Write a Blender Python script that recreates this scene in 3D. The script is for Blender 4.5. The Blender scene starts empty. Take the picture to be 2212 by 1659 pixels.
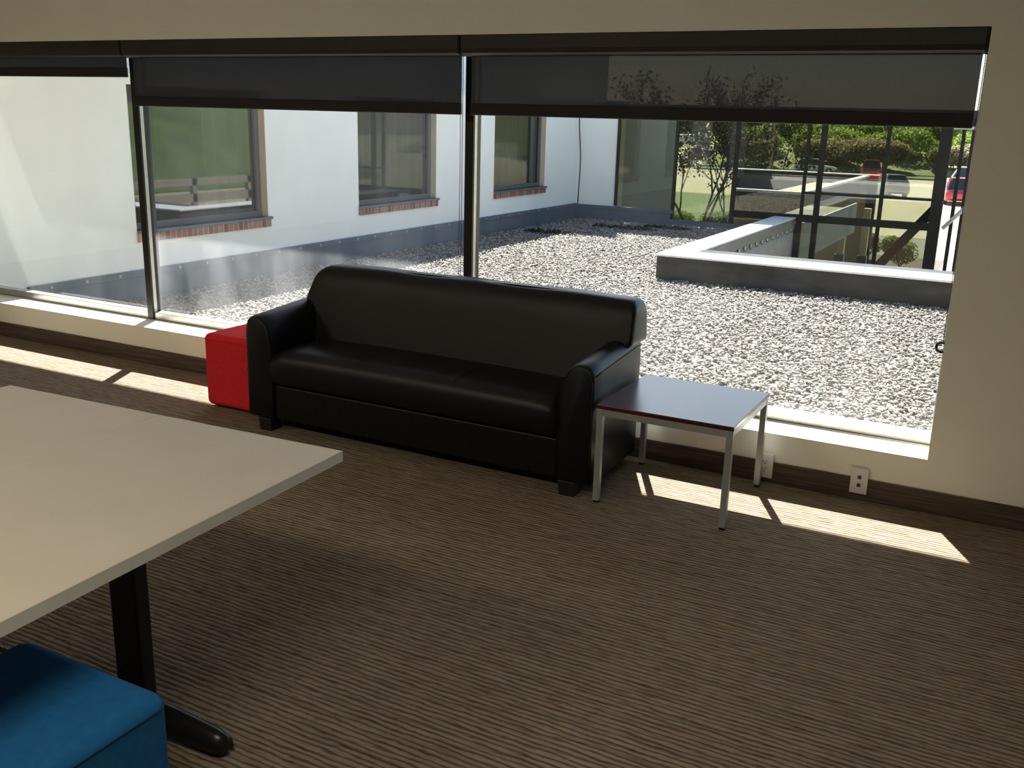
import bpy, bmesh, math, random
import numpy as np
from mathutils import Matrix, Vector
random.seed(7)
rng = np.random.default_rng(7)
SC = bpy.context.scene
COL = SC.collection
PI = math.pi

# ------------------------------------------------------------------ camera, sky, sun, lights, exposure
# x runs along the window wall, y points out of the window (wall face at y=0), z up from the carpet
cam_d = bpy.data.cameras.new('camera')
cam = bpy.data.objects.new('camera', cam_d); COL.objects.link(cam)
r = Vector((0.8835941, 0.4675067, 0.0264396)); u = Vector((-0.1469653, 0.2232696, 0.9636140)); f = Vector((-0.4445928, 0.8553293, -0.2659870))
M = Matrix((r, u, -f)).transposed().to_4x4(); M.translation = Vector((0, -4.64841, 1.73166))
cam.matrix_world = M
cam_d.sensor_width = 36; cam_d.sensor_fit = 'HORIZONTAL'; cam_d.lens = 2089.35 / 2212 * 36
cam_d.clip_start = 0.05; cam_d.clip_end = 2000
SC.camera = cam

SUN = Vector((0.49, -1.0, -1.1)).normalized()
w = bpy.data.worlds.new('world'); SC.world = w; w.use_nodes = True
nt = w.node_tree; nt.nodes.clear()
sky = nt.nodes.new('ShaderNodeTexSky'); sky.sky_type = 'NISHITA'; sky.sun_disc = False
sky.sun_elevation = math.asin(-SUN.z); sky.sun_rotation = math.atan2(-SUN.x, -SUN.y)
sky.air_density = 1.0; sky.dust_density = 1.0; sky.ozone_density = 1.0
bg = nt.nodes.new('ShaderNodeBackground'); bg.inputs[1].default_value = 0.17
out = nt.nodes.new('ShaderNodeOutputWorld')
hs = nt.nodes.new('ShaderNodeHueSaturation'); hs.inputs['Saturation'].default_value = .95
nt.links.new(sky.outputs[0], hs.inputs['Color']); nt.links.new(hs.outputs[0], bg.inputs[0]); nt.links.new(bg.outputs[0], out.inputs[0])

sun_d = bpy.data.lights.new('sun', 'SUN'); sun_d.energy = 17.5; sun_d.angle = math.radians(0.55); sun_d.color = (1.0, 0.95, 0.87)
sun = bpy.data.objects.new('sun', sun_d); COL.objects.link(sun)
sun.rotation_euler = SUN.to_track_quat('-Z', 'Y').to_euler()

def area(x, y, z, sx, sy, e, col):
    d = bpy.data.lights.new('fill_lamp', 'AREA'); d.shape = 'RECTANGLE'; d.size = sx; d.size_y = sy; d.energy = e; d.color = col  # unseen lamps added to fill the room with light
    o = bpy.data.objects.new('fill_lamp', d); COL.objects.link(o); o.location = (x, y, z); return o
for lx in (-6.4, -3.6, -.8):
    area(lx, -4.6, 2.88, 1.2, 0.6, 23, (1.0, 0.90, 0.68))

vs = SC.view_settings
SC.display_settings.display_device = 'sRGB'
vs.view_transform = 'Standard'; vs.look = 'None'; vs.gamma = 1.0; vs.exposure = 0.95; vs.use_curve_mapping = False
SC.cycles.max_bounces = 10; SC.cycles.diffuse_bounces = 6; SC.cycles.glossy_bounces = 5
SC.cycles.transparent_max_bounces = 24; SC.cycles.transmission_bounces = 8
SC.cycles.sample_clamp_indirect = 6.0
SC.cycles.use_denoising = True

# ------------------------------------------------------------------ materials
def srgb(r_, g_, b_):
    c = lambda v: (v/255/12.92) if v/255 <= .04045 else ((v/255+.055)/1.055)**2.4
    return (c(r_), c(g_), c(b_), 1)
class MT:
    def __init__(s, name):
        s.m = bpy.data.materials.new(name); s.m.use_nodes = True; s.n = s.m.node_tree.nodes; s.l = s.m.node_tree.links
        s.b = s.n['Principled BSDF']; s.o = s.n['Material Output']
    def new(s, t, **k):
        n = s.n.new('ShaderNode'+t)
        for a, v in k.items(): setattr(n, a, v)
        return n
    def link(s, a, b): s.l.new(a, b)
    def coord(s, scale=(1, 1, 1), rot=(0, 0, 0)):
        t = s.new('TexCoord'); mp = s.new('Mapping'); mp.inputs['Scale'].default_value = scale; mp.inputs['Rotation'].default_value = rot
        s.link(t.outputs['Object'], mp.inputs[0]); return mp.outputs[0]
    def noise(s, scale, detail=3, rough=.5, co=None, sc3=(1, 1, 1)):
        n = s.new('TexNoise'); n.inputs['Scale'].default_value = scale; n.inputs['Detail'].default_value = detail; n.inputs['Roughness'].default_value = rough
        s.link(co if co else s.coord(sc3), n.inputs['Vector']); return n.outputs['Fac']
    def ramp(s, fac, stops):
        rp = s.new('ValToRGB'); e = rp.color_ramp.elements
        while len(e) < len(stops): e.new(.5)
        for i, (p_, c) in enumerate(stops): e[i].position = p_; e[i].color = c if len(c) == 4 else (*c, 1)
        s.link(fac, rp.inputs[0]); return rp.outputs[0]
    def mix(s, fac, a, b, t='MIX'):
        n = s.new('MixRGB'); n.blend_type = t
        for i, v in enumerate((fac, a, b)):
            if hasattr(v, 'links'): s.link(v, n.inputs[i])
            elif isinstance(v, (int, float)): n.inputs[i].default_value = v
            else: n.inputs[i].default_value = v if len(v) == 4 else (*v, 1)
        return n.outputs[0]
    def math(s, op, a, b=0.0):
        n = s.new('Math'); n.operation = op
        for i, v in enumerate((a, b)):
            if hasattr(v, 'links'): s.link(v, n.inputs[i])
            else: n.inputs[i].default_value = v
        return n.outputs[0]
    def bump(s, h, strength=.3, dist=.01):
        n = s.new('Bump'); n.inputs['Strength'].default_value = strength; n.inputs['Distance'].default_value = dist
        s.link(h, n.inputs['Height']); s.link(n.outputs[0], s.b.inputs['Normal'])
    def set(s, col=None, rough=None, metal=None, spec=None, coat=None):
        if col is not None:
            if hasattr(col, 'links'): s.link(col, s.b.inputs['Base Color'])
            else: s.b.inputs['Base Color'].default_value = col if len(col) == 4 else (*col, 1)
        if rough is not None: s.b.inputs['Roughness'].default_value = rough
        if metal is not None: s.b.inputs['Metallic'].default_value = metal
        if spec is not None: s.b.inputs['Specular IOR Level'].default_value = spec
        if coat is not None: s.b.inputs['Coat Weight'].default_value = coat
        return s
def mottled(name, c1, c2, scale=8, rough=.7, metal=0, bump=0, bscale=None, spec=.5, sc3=(1, 1, 1), dist=.005):
    m = MT(name); col = m.ramp(m.noise(scale, 4, .6, sc3=sc3), [(.3, c1), (.7, c2)]); m.set(col, rough, metal, spec)
    if bump: m.bump(m.noise(bscale or scale*6, 3), bump, dist)
    return m.m

def mat_carpet():
    m = MT('ribbed_carpet')
    co = m.coord()
    sep = m.new('SeparateXYZ'); m.link(co, sep.inputs[0])
    wob = m.noise(1.0, 3, .6, sc3=(9, 36, 1))
    yy = m.math('ADD', sep.outputs['Y'], m.math('MULTIPLY', m.math('SUBTRACT', wob, .5), .026))
    ph = m.math('MULTIPLY', yy, 2*PI/.0218)
    rib = m.math('MULTIPLY', m.math('ADD', m.math('SINE', ph), 1.0), .5)
    streak = m.noise(1.0, 4, .65, sc3=(9, 75, 1))
    streak2 = m.noise(1.0, 3, .6, sc3=(3.5, 42, 1))
    fuzz = m.noise(420, 2, .6)
    base = m.ramp(streak, [(.28, (.125, .096, .066)), (.42, (.26, .197, .135)), (.52, (.32, .255, .18)), (.62, (.265, .245, .21)), (.74, (.39, .30, .20))])
    base = m.mix(m.ramp(streak2, [(.45, (0, 0, 0)), (.7, (.55, .55, .55))]), base, (.15, .12, .10))
    groove = m.ramp(rib, [(.0, (.34, .31, .29)), (.38, (.85, .83, .81)), (1, (1, 1, 1))])
    col = m.mix(1.0, base, groove, 'MULTIPLY')
    col = m.mix(.35, col, m.ramp(fuzz, [(.3, (.45, .45, .45)), (.7, (1.3, 1.3, 1.3))]), 'MULTIPLY')
    m.set(col, .95, 0, .1)
    m.bump(m.math('ADD', rib, m.math('MULTIPLY', fuzz, .5)), .6, .006)
    return m.m
def mat_carpet_base():
    m = MT('striated_base')
    st = m.noise(1.0, 4, .7, sc3=(1.6, 5, 170)); st2 = m.noise(1.0, 2, .5, sc3=(5, 5, 60))
    col = m.ramp(st, [(.3, (.032, .021, .015)), (.5, (.09, .060, .044)), (.7, (.19, .137, .095))])
    col = m.mix(.5, col, m.ramp(st2, [(.35, (.4, .4, .4)), (.65, (1, 1, 1))]), 'MULTIPLY')
    m.set(col, .8); m.bump(st, .4, .003); return m.m
def mat_glass(name, tint, refl, rough=0.0, dirt=0.0, dscale=2.0):
    m = MT(name); m.n.remove(m.b)
    tr = m.new('BsdfTransparent'); tr.inputs[0].default_value = (*tint, 1)
    gl = m.new('BsdfGlossy'); gl.inputs['Roughness'].default_value = rough; gl.inputs['Color'].default_value = (.95, .97, 1, 1)
    fr = m.new('Fresnel'); fr.inputs[0].default_value = 1.5
    ge = m.new('NewGeometry')
    fac = m.math('MULTIPLY', m.math('MAXIMUM', fr.outputs[0], refl), m.math('SUBTRACT', 1.0, ge.outputs['Backfacing']))
    mx = m.new('MixShader'); m.link(fac, mx.inputs[0]); m.link(tr.outputs[0], mx.inputs[1]); m.link(gl.outputs[0], mx.inputs[2])
    last = mx.outputs[0]
    if dirt:
        df = m.new('BsdfTranslucent'); df.inputs[0].default_value = (.9, .92, .95, 1)
        n = m.noise(dscale, 4, .6, sc3=(1, 1, .35))
        dm = m.ramp(n, [(.42, (dirt*.12,)*3), (.72, (dirt,)*3)])
        m2 = m.new('MixShader'); m.link(dm, m2.inputs[0]); m.link(last, m2.inputs[1]); m.link(df.outputs[0], m2.inputs[2]); last = m2.outputs[0]
    m.link(last, m.o.inputs[0]); return m.m
def mat_shade():
    m = MT('blind_mesh_fabric'); m.n.remove(m.b)
    weave = m.noise(260, 2, .5)
    tr = m.new('BsdfTransparent'); tr.inputs[0].default_value = (1, 1, 1, 1)
    df = m.new('BsdfDiffuse'); m.link(m.ramp(weave, [(.3, (.012, .011, .011)), (.7, (.03, .028, .027))]), df.inputs[0])
    tl = m.new('BsdfTranslucent'); tl.inputs[0].default_value = (.05, .047, .045, 1)
    a = m.new('MixShader'); a.inputs[0].default_value = .35; m.link(df.outputs[0], a.inputs[1]); m.link(tl.outputs[0], a.inputs[2])
    b = m.new('MixShader'); b.inputs[0].default_value = .011; m.link(a.outputs[0], b.inputs[1]); m.link(tr.outputs[0], b.inputs[2])
    m.link(b.outputs[0], m.o.inputs[0]); return m.m
def mat_gravel_ground():
    m = MT('gravel_bed'); v = m.new('TexVoronoi'); v.inputs['Scale'].default_value = 26; m.link(m.coord(), v.inputs['Vector'])
    sp = m.new('SeparateColor'); m.link(v.outputs['Color'], sp.inputs[0])
    col = m.ramp(sp.outputs[0], [(.0, (.05, .043, .036)), (.5, (.16, .14, .12)), (1, (.34, .31, .28))])
    m.set(col, .9); m.bump(m.math('SUBTRACT', 1.0, v.outputs['Distance']), .8, .02); return m.m
def mat_stone():
    m = MT('gravel_stone'); a = m.new('Attribute'); a.attribute_name = 'tone'
    col = m.ramp(a.outputs['Fac'], [(0, (.06, .052, .046)), (.3, (.165, .142, .124)), (.65, (.29, .255, .225)), (1, (.48, .435, .39))])
    col = m.mix(.5, col, m.ramp(m.noise(60, 2), [(.3, (.6, .58, .55)), (.7, (1.2, 1.2, 1.2))]), 'MULTIPLY')
    m.set(col, .8); return m.m
def mat_foliage(name, c1, c2, c3):
    m = MT(name); a = m.new('Attribute'); a.attribute_name = 'tone'
    col = m.ramp(a.outputs['Fac'], [(0, c1), (.5, c2), (1, c3)]); m.set(col, .75, 0, .2)
    tl = m.new('BsdfTranslucent'); m.link(col, tl.inputs[0]); mx = m.new('MixShader'); mx.inputs[0].default_value = .45
    m.link(m.b.outputs[0], mx.inputs[1]); m.link(tl.outputs[0], mx.inputs[2]); m.link(mx.outputs[0], m.o.inputs[0])
    return m.m
def mat_brick():
    m = MT('soldier_brick'); b = m.new('TexBrick'); m.link(m.coord((1, 1, 1), (0, PI/2, PI/2)), b.inputs['Vector'])
    m.n.remove(b)
    sep = m.new('SeparateXYZ'); m.link(m.coord(), sep.inputs[0])
    fy = m.math('FRACT', m.math('MULTIPLY', sep.outputs['Y'], 1/.075)); joint = m.math('LESS_THAN', fy, .12)
    wn = m.new('TexWhiteNoise'); wn.noise_dimensions = '1D'; m.link(m.math('FLOOR', m.math('MULTIPLY', sep.outputs['Y'], 1/.075)), wn.inputs['W'])
    bc = m.ramp(wn.outputs['Value'], [(0, (.16, .055, .035)), (.5, (.30, .11, .07)), (1, (.36, .18, .13))])
    m.set(m.mix(joint, bc, (.45, .38, .34)), .85); return m.m

MA = {}
MA['wall'] = mottled('painted_wall', (.81, .785, .695), (.84, .815, .72), 3, .85, 0, .05, 300, .2)
MA['wall2'] = mottled('taupe_wall', (.22, .20, .17), (.25, .23, .195), 3, .85)
MA['sill'] = mottled('painted_sill', (.74, .72, .66), (.77, .75, .69), 3, .55, 0, .03, 200)
MA['ceil'] = mottled('ceiling_tile', (.62, .6, .55), (.68, .66, .6), 60, .9, 0, .2, 200)
MA['carpet'] = mat_carpet(); MA['cbase'] = mat_carpet_base()
MA['bronze'] = mottled('dark_bronze_aluminium', (.018, .015, .013), (.026, .022, .019), 20, .38, .5)
MA['alu'] = mottled('mill_aluminium', (.42, .41, .39), (.5, .49, .47), 20, .35, .9)
MA['fascia_dark'] = mottled('blind_cassette_bronze', (.020, .015, .012), (.028, .022, .017), 15, .45, .3)
MA['shade'] = mat_shade()
MA['hem'] = mottled('blind_hem', (.008, .007, .007), (.013, .012, .011), 90, .7)
MA['chain'] = mottled('bead_chain_black', (.01, .01, .012), (.02, .02, .022), 90, .35)
MA['pane'] = mat_glass('window_glass', (.93, .96, .95), .04, 0, .012, 1.3)
MA['pane_dirty'] = mat_glass('hazy_window_glass', (.92, .95, .95), .045, 0, .05, 1.1)
MA['leather'] = mottled('black_leather', (.004, .0042, .005), (.006, .0062, .0075), 30, .42, 0, .2, 420, .32, dist=.001)
MA['seam'] = mottled('leather_piping', (.010, .010, .011), (.015, .015, .016), 30, .5)
MA['blackwood'] = mottled('black_wood_block', (.008, .008, .008), (.012, .011, .011), 20, .5)
MA['red'] = mottled('red_felt', (.66, .022, .030), (.76, .032, .042), 45, .9, 0, .35, 500, .2, dist=.002)
MA['blue'] = mottled('blue_wool', (.008, .105, .29), (.012, .130, .35), 45, .9, 0, .35, 500, .25, dist=.002)
MA['blueseam'] = mottled('blue_seam', (.004, .04, .09), (.006, .05, .11), 45, .9)
MA['mahogany'] = mottled('mahogany_laminate', (.050, .010, .014), (.075, .016, .020), 6, .26, 0, 0, None, .4, sc3=(2, 30, 2))
MA['greymetal'] = mottled('silver_painted_steel', (.34, .35, .36), (.38, .39, .40), 30, .4, .35)
MA['whitelam'] = mottled('white_laminate', (.48, .435, .385), (.51, .465, .415), 5, .42, 0, .02, 400)
MA['edgeband'] = mottled('grey_edge_band', (.62, .62, .60), (.68, .68, .66), 5, .5)
MA['blackmetal'] = mottled('black_powder_coat', (.010, .010, .010), (.016, .015, .015), 40, .33, .2)
MA['plastic'] = mottled('white_plastic', (.66, .63, .60), (.70, .67, .64), 5, .4)
MA['slot'] = mottled('dark_slot', (.02, .02, .02), (.03, .03, .03), 5, .6)
MA['jack'] = mottled('blue_jack', (.01, .02, .16), (.015, .03, .22), 15, .45)
MA['stucco'] = mottled('white_stucco', (.86, .83, .78), (.92, .89, .84), 1.5, .95, 0, .25, 90, .1, dist=.01)
MA['reveal'] = mottled('tan_reveal', (.55, .45, .30), (.62, .51, .35), 4, .9)
MA['darkflash'] = mottled('grey_metal_flashing', (.09, .11, .14), (.13, .155, .19), 3, .5, .2)
MA['curbside'] = mottled('weathered_membrane', (.022, .020, .019), (.060, .056, .052), 2.2, .85, 0, .2, 30, sc3=(1, 1, 3))
MA['curbtop'] = mottled('white_coping_metal', (.66, .66, .66), (.76, .76, .75), 5, .5, .1)
MA['fascia'] = mottled('grey_fascia_metal', (.13, .14, .145), (.18, .19, .195), 3, .5, .3)
MA['shadefascia'] = mottled('shade_blue_fascia', (.20, .25, .36), (.25, .30, .42), 4, .6, .1)  # blue of the shadow put into the fascia colour
MA['corr'] = mottled('pale_corrugated_metal', (.30, .27, .255), (.37, .34, .32), 4, .6, .1)
MA['gravelbed'] = mat_gravel_ground(); MA['stone'] = mat_stone()
MA['tint'] = mat_glass('tinted_facade_glass', (.50, .515, .44), .05)
MA['stglass'] = mat_glass('reflective_window_glass', (.50, .52, .50), .13, .02)
MA['screen'] = mottled('insect_screen', (.10, .10, .10), (.12, .12, .12), 30, .8)
MA['curtain'] = mottled('pale_curtain', (.50, .47, .42), (.60, .57, .5), 10, .9)
MA['darkroom'] = mottled('dim_interior', (.12, .11, .10), (.16, .15, .13), 3, .9)
MA['brick'] = mat_brick()
MA['concrete'] = mottled('tan_pavement', (.25, .215, .16), (.34, .29, .215), .6, .95, 0, .2, 12)
MA['asphalt'] = mottled('asphalt', (.10, .10, .10), (.15, .15, .145), 2, .95)
MA['mulch'] = mottled('bark_mulch', (.03, .022, .016), (.08, .055, .04), 9, .95, 0, .6, 40)
MA['grass'] = mottled('grass', (.035, .06, .010), (.07, .105, .02), 3, .95, 0, .5, 30)
MA['bank'] = mottled('scrub_ground', (.10, .10, .04), (.18, .20, .06), .5, .95, 0, .5, 8)
MA['green'] = mat_foliage('spring_leaves', (.08, .12, .02), (.20, .27, .05), (.38, .45, .13))
MA['brown'] = mat_foliage('bare_brush', (.12, .09, .05), (.26, .22, .12), (.42, .37, .20))
MA['dleaf'] = mat_foliage('dark_buds', (.010, .011, .004), (.025, .028, .010), (.05, .055, .02))
MA['woods'] = mat_foliage('distant_woods', (.030, .027, .020), (.05, .045, .032), (.075, .07, .045))
MA['bark'] = mottled('tree_bark', (.05, .038, .028), (.11, .085, .065), 12, .95, 0, .4, 60)
MA['facframe'] = mottled('facade_frame_bronze', (.018, .016, .011), (.028, .025, .017), 6, .8, 0, 0, None, .15)
MA['pole2'] = mottled('weathered_concrete', (.20, .18, .15), (.28, .25, .20), 4, .9)
MA['pole'] = mottled('faded_pole', (.42, .36, .30), (.52, .45, .38), 4, .8)
MA['redpaint'] = mottled('red_stripe', (.6, .06, .03), (.66, .09, .05), 4, .6)
MA['carred'] = MT('red_car_paint').set((.33, .02, .018), .25, .3, .5, 1).m
MA['carcrimson'] = MT('crimson_car_paint').set((.45, .015, .035), .25, .3, .5, 1).m
MA['carsilver'] = MT('silver_car_paint').set((.42, .44, .46), .25, .6, .5, 1).m
MA['carblack'] = MT('black_car_paint').set((.02, .02, .025), .2, .2, .5, 1).m
MA['carwhite'] = MT('white_sparkle_paint').set((.75, .75, .75), .3, .0, .5, 1).m
MA['carglass'] = MT('car_glass').set((.015, .018, .02), .08, 0, .8).m
MA['tyre'] = mottled('tyre_rubber', (.012, .012, .012), (.02, .02, .02), 9, .85)
MA['taillight'] = MT('tail_light_lens').set((.5, .02, .02), .25).m
MA['whitepost'] = mottled('cream_post', (.55, .48, .36), (.62, .55, .42), 4, .8)

# ------------------------------------------------------------------ mesh helpers
def tag(o, label=None, cat=None, group=None, kind=None):
    if label: o['label'] = label
    if cat: o['category'] = cat
    if group: o['group'] = group
    if kind: o['kind'] = kind
    return o
def empty(name, loc, label=None, cat=None, group=None, kind=None):
    o = bpy.data.objects.new(name, None); COL.objects.link(o); o.location = loc; o.empty_display_size = .1
    return tag(o, label, cat, group, kind)
def worldloc(o):
    v = Vector(o.location)
    return v if o.parent is None else v + worldloc(o.parent)
def obj(name, bm, mat, parent=None, smooth=False, bevel=0, seg=2, sub=0, local=False):
    me = bpy.data.meshes.new(name)
    if parent is not None and not local:
        bmesh.ops.translate(bm, vec=-worldloc(parent), verts=bm.verts)
    bmesh.ops.recalc_face_normals(bm, faces=bm.faces) if len(bm.faces) < 60000 else None
    if smooth:
        for fc in bm.faces: fc.smooth = True
    bm.to_mesh(me); bm.free()
    me.materials.append(mat)
    o = bpy.data.objects.new(name, me); COL.objects.link(o)
    if parent is not None: o.parent = parent
    if bevel:
        md = o.modifiers.new('bevel', 'BEVEL'); md.width = bevel; md.segments = seg; md.limit_method = 'ANGLE'; md.angle_limit = math.radians(35)
        for p_ in me.polygons: p_.use_smooth = seg > 2
        if seg > 2:
            wn = o.modifiers.new('wn', 'WEIGHTED_NORMAL'); wn.keep_sharp = True
    if sub:
        md = o.modifiers.new('sub', 'SUBSURF'); md.levels = sub; md.render_levels = sub
    return o
def base_origin(o):
    """put a single-mesh top-level thing's origin at its base centre"""
    vs_ = [v.co for v in o.data.vertices]
    c = Vector(((min(v.x for v in vs_)+max(v.x for v in vs_))/2, (min(v.y for v in vs_)+max(v.y for v in vs_))/2, min(v.z for v in vs_)))
    o.data.transform(Matrix.Translation(-c)); o.location = c; return o
def box(bm, x0, x1, y0, y1, z0, z1, M=None):
    g = bmesh.ops.create_cube(bm, size=1)
    T = Matrix.Translation(((x0+x1)/2, (y0+y1)/2, (z0+z1)/2)) @ Matrix.Diagonal((abs(x1-x0), abs(y1-y0), abs(z1-z0), 1))
    bmesh.ops.transform(bm, matrix=(M @ T) if M else T, verts=g['verts']); return g['verts']
def bx(*a):
    bm = bmesh.new(); box(bm, *a); return bm
def boxes(*L):
    bm = bmesh.new()
    for a in L: box(bm, *a)
    return bm
def prism(bm, pts, y0, y1, axis='y'):
    """polygon given in the plane across `axis`, extruded from y0 to y1"""
    def P(a, b, t): return (a, t, b) if axis == 'y' else ((t, a, b) if axis == 'x' else (a, b, t))
    v0 = [bm.verts.new(P(a, b, y0)) for a, b in pts]; v1 = [bm.verts.new(P(a, b, y1)) for a, b in pts]
    n = len(pts)
    bm.faces.new(v0); bm.faces.new(v1[::-1])
    for i in range(n): bm.faces.new((v0[i], v1[i], v1[(i+1) % n], v0[(i+1) % n]))
def loft(bm, rings, cap=True):
    R = [[bm.verts.new(p_) for p_ in rg] for rg in rings]; n = len(R[0])
    for a, b in zip(R[:-1], R[1:]):
        for i in range(n): bm.faces.new((a[i], a[(i+1) % n], b[(i+1) % n], b[i]))
    if cap: bm.faces.new(R[0][::-1]); bm.faces.new(R[-1])
    return R
def tube(bm, pts, rad, n=8, cap=True):
    pts = [Vector(p_) for p_ in pts]; rads = rad if isinstance(rad, (list, tuple)) else [rad]*len(pts)
    rings = []
    for i, p_ in enumerate(pts):
        d = (pts[min(i+1, len(pts)-1)]-pts[max(i-1, 0)]).normalized()
        a = Vector((0, 0, 1)) if abs(d.z) < .9 else Vector((1, 0, 0))
        s_ = d.cross(a).normalized(); t = d.cross(s_)
        rings.append([p_+(s_*math.cos(2*PI*k/n)+t*math.sin(2*PI*k/n))*rads[i] for k in range(n)])
    loft(bm, rings, cap)
def cyl(bm, c, rad, h, axis='z', n=20, r2=None):
    g = bmesh.ops.create_cone(bm, segments=n, radius1=rad, radius2=rad if r2 is None else r2, depth=h, cap_ends=True)
    Rm = {'z': Matrix(), 'x': Matrix.Rotation(PI/2, 4, 'Y'), 'y': Matrix.Rotation(PI/2, 4, 'X')}[axis]
    bmesh.ops.transform(bm, matrix=Matrix.Translation(c) @ Rm, verts=g['verts'])
def big_mesh(name, V, F, mat, tone=None, parent=None):
    """V (n,3), F (m,k) arrays, one mesh, per-vertex tone"""
    me = bpy.data.meshes.new(name); k = F.shape[1]
    me.vertices.add(len(V)); me.vertices.foreach_set('co', V.astype(np.float32).ravel())
    me.loops.add(F.size); me.loops.foreach_set('vertex_index', F.astype(np.int32).ravel())
    me.polygons.add(len(F)); me.polygons.foreach_set('loop_start', np.arange(0, F.size, k, dtype=np.int32))
    me.polygons.foreach_set('loop_total', np.full(len(F), k, dtype=np.int32))
    if tone is not None:
        a = me.attributes.new('tone', 'FLOAT', 'POINT'); a.data.foreach_set('value', tone.astype(np.float32))
    me.update(calc_edges=True); me.validate(); me.materials.append(mat)
    o = bpy.data.objects.new(name, me); COL.objects.link(o)
    if parent is not None: o.parent = parent
    return o
def struct(name, bm, mat, **k): return tag(obj(name, bm, mat, **k), kind='structure')

# ------------------------------------------------------------------ room shell
XR, XL = -0.24, -8.25                # window opening
ZS, ZT = 0.251, 2.143
WT = 0.33                            # wall thickness
struct('floor', bx(-9.4, 3.6, -8.2, 0.0, -.12, 0), MA['carpet'])
struct('ceiling', bx(-9.4, 3.6, -8.2, 0.0, 2.95, 3.07), MA['ceil'])
struct('wall_window', boxes((-9.4, XL, 0, WT, -.12, 3.07), (XR, 3.6, 0, WT, -.12, 3.07), (XL, XR, 0, WT, ZT, 3.07), (XL, XR, 0, WT, -.12, ZS)), MA['wall'])
struct('wall_left', bx(-9.6, -9.4, -8.2, WT, -.12, 3.07), MA['wall'])
struct('wall_right', bx(3.6, 3.8, -8.2, WT, -.12, 3.07), MA['wall2'])
struct('wall_back', bx(-9.6, 3.8, -8.4, -8.2, -.12, 3.07), MA['wall2'])
struct('baseboard_window', bx(-9.4, 3.6, -.012, -.0005, 0, .109), MA['cbase'], bevel=.003)
struct('baseboard_right', bx(3.588, 3.5995, -8.2, -.012, 0, .109), MA['cbase'])
struct('baseboard_left', bx(-9.3995, -9.388, -8.2, -.012, 0, .109), MA['cbase'])
# white painted stool over the wall below the window
struct('trim_1', bx(XL, XR-.0005, .0, .232, ZS, ZS+.004), MA['sill'], bevel=.002)

# ------------------------------------------------------------------ windows: frames, mullions, panes
MULL = [-5.4925, -2.8475]
edges = [XL, MULL[0], MULL[1], XR]
wf = boxes((XL, XR, .235, .31, ZS+.004, ZS+.055), (XL, XR, .235, .31, ZT-.055, ZT), (XL, XL+.05, .235, .31, ZS+.055, ZT-.055), (XR-.016, XR, .235, .31, ZS+.055, ZT-.055))
tag(obj('trim_2', wf, MA['alu'], bevel=.003), kind='structure')
for i, mx in enumerate(MULL):
    m_ = struct('trim_%d' % (i+3), boxes((mx-.0275, mx+.0275, .222, .272, ZS+.004, ZT-.001), (mx-.019, mx+.019, .272, .325, ZS+.055, ZT-.055)), MA['bronze'], bevel=.003)
for i, mx in enumerate(MULL):
    struct('trim_%d' % (i+6), bx(mx+.0277, mx+.0292, .236, .264, ZS+.056, ZT-.05), MA['alu'])  # pale strips added for light caught on the mullion side faces
for i in range(3):
    a = edges[i] + (.05 if i == 0 else .0275); b = edges[i+1] - (.016 if i == 2 else .0275)
    o = struct('window_%d' % (i+1), bx(a, b, .284, .290, ZS+.055, ZT-.055), MA['pane_dirty'] if i == 1 else MA['pane'])
# outside metal ledge below the glass and wall below
struct('trim_5', boxes((-7.66, 1.6, WT+.001, .70, .148, .163), (-7.66, 1.6, .68, .70, -.1, .148)), MA['curbtop'], bevel=.004)
# roof eave above the window
struct('eave', bx(-7.6, 3.8, WT+.001, 2.24, 3.0, 3.25), MA['curbside'])

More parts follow.
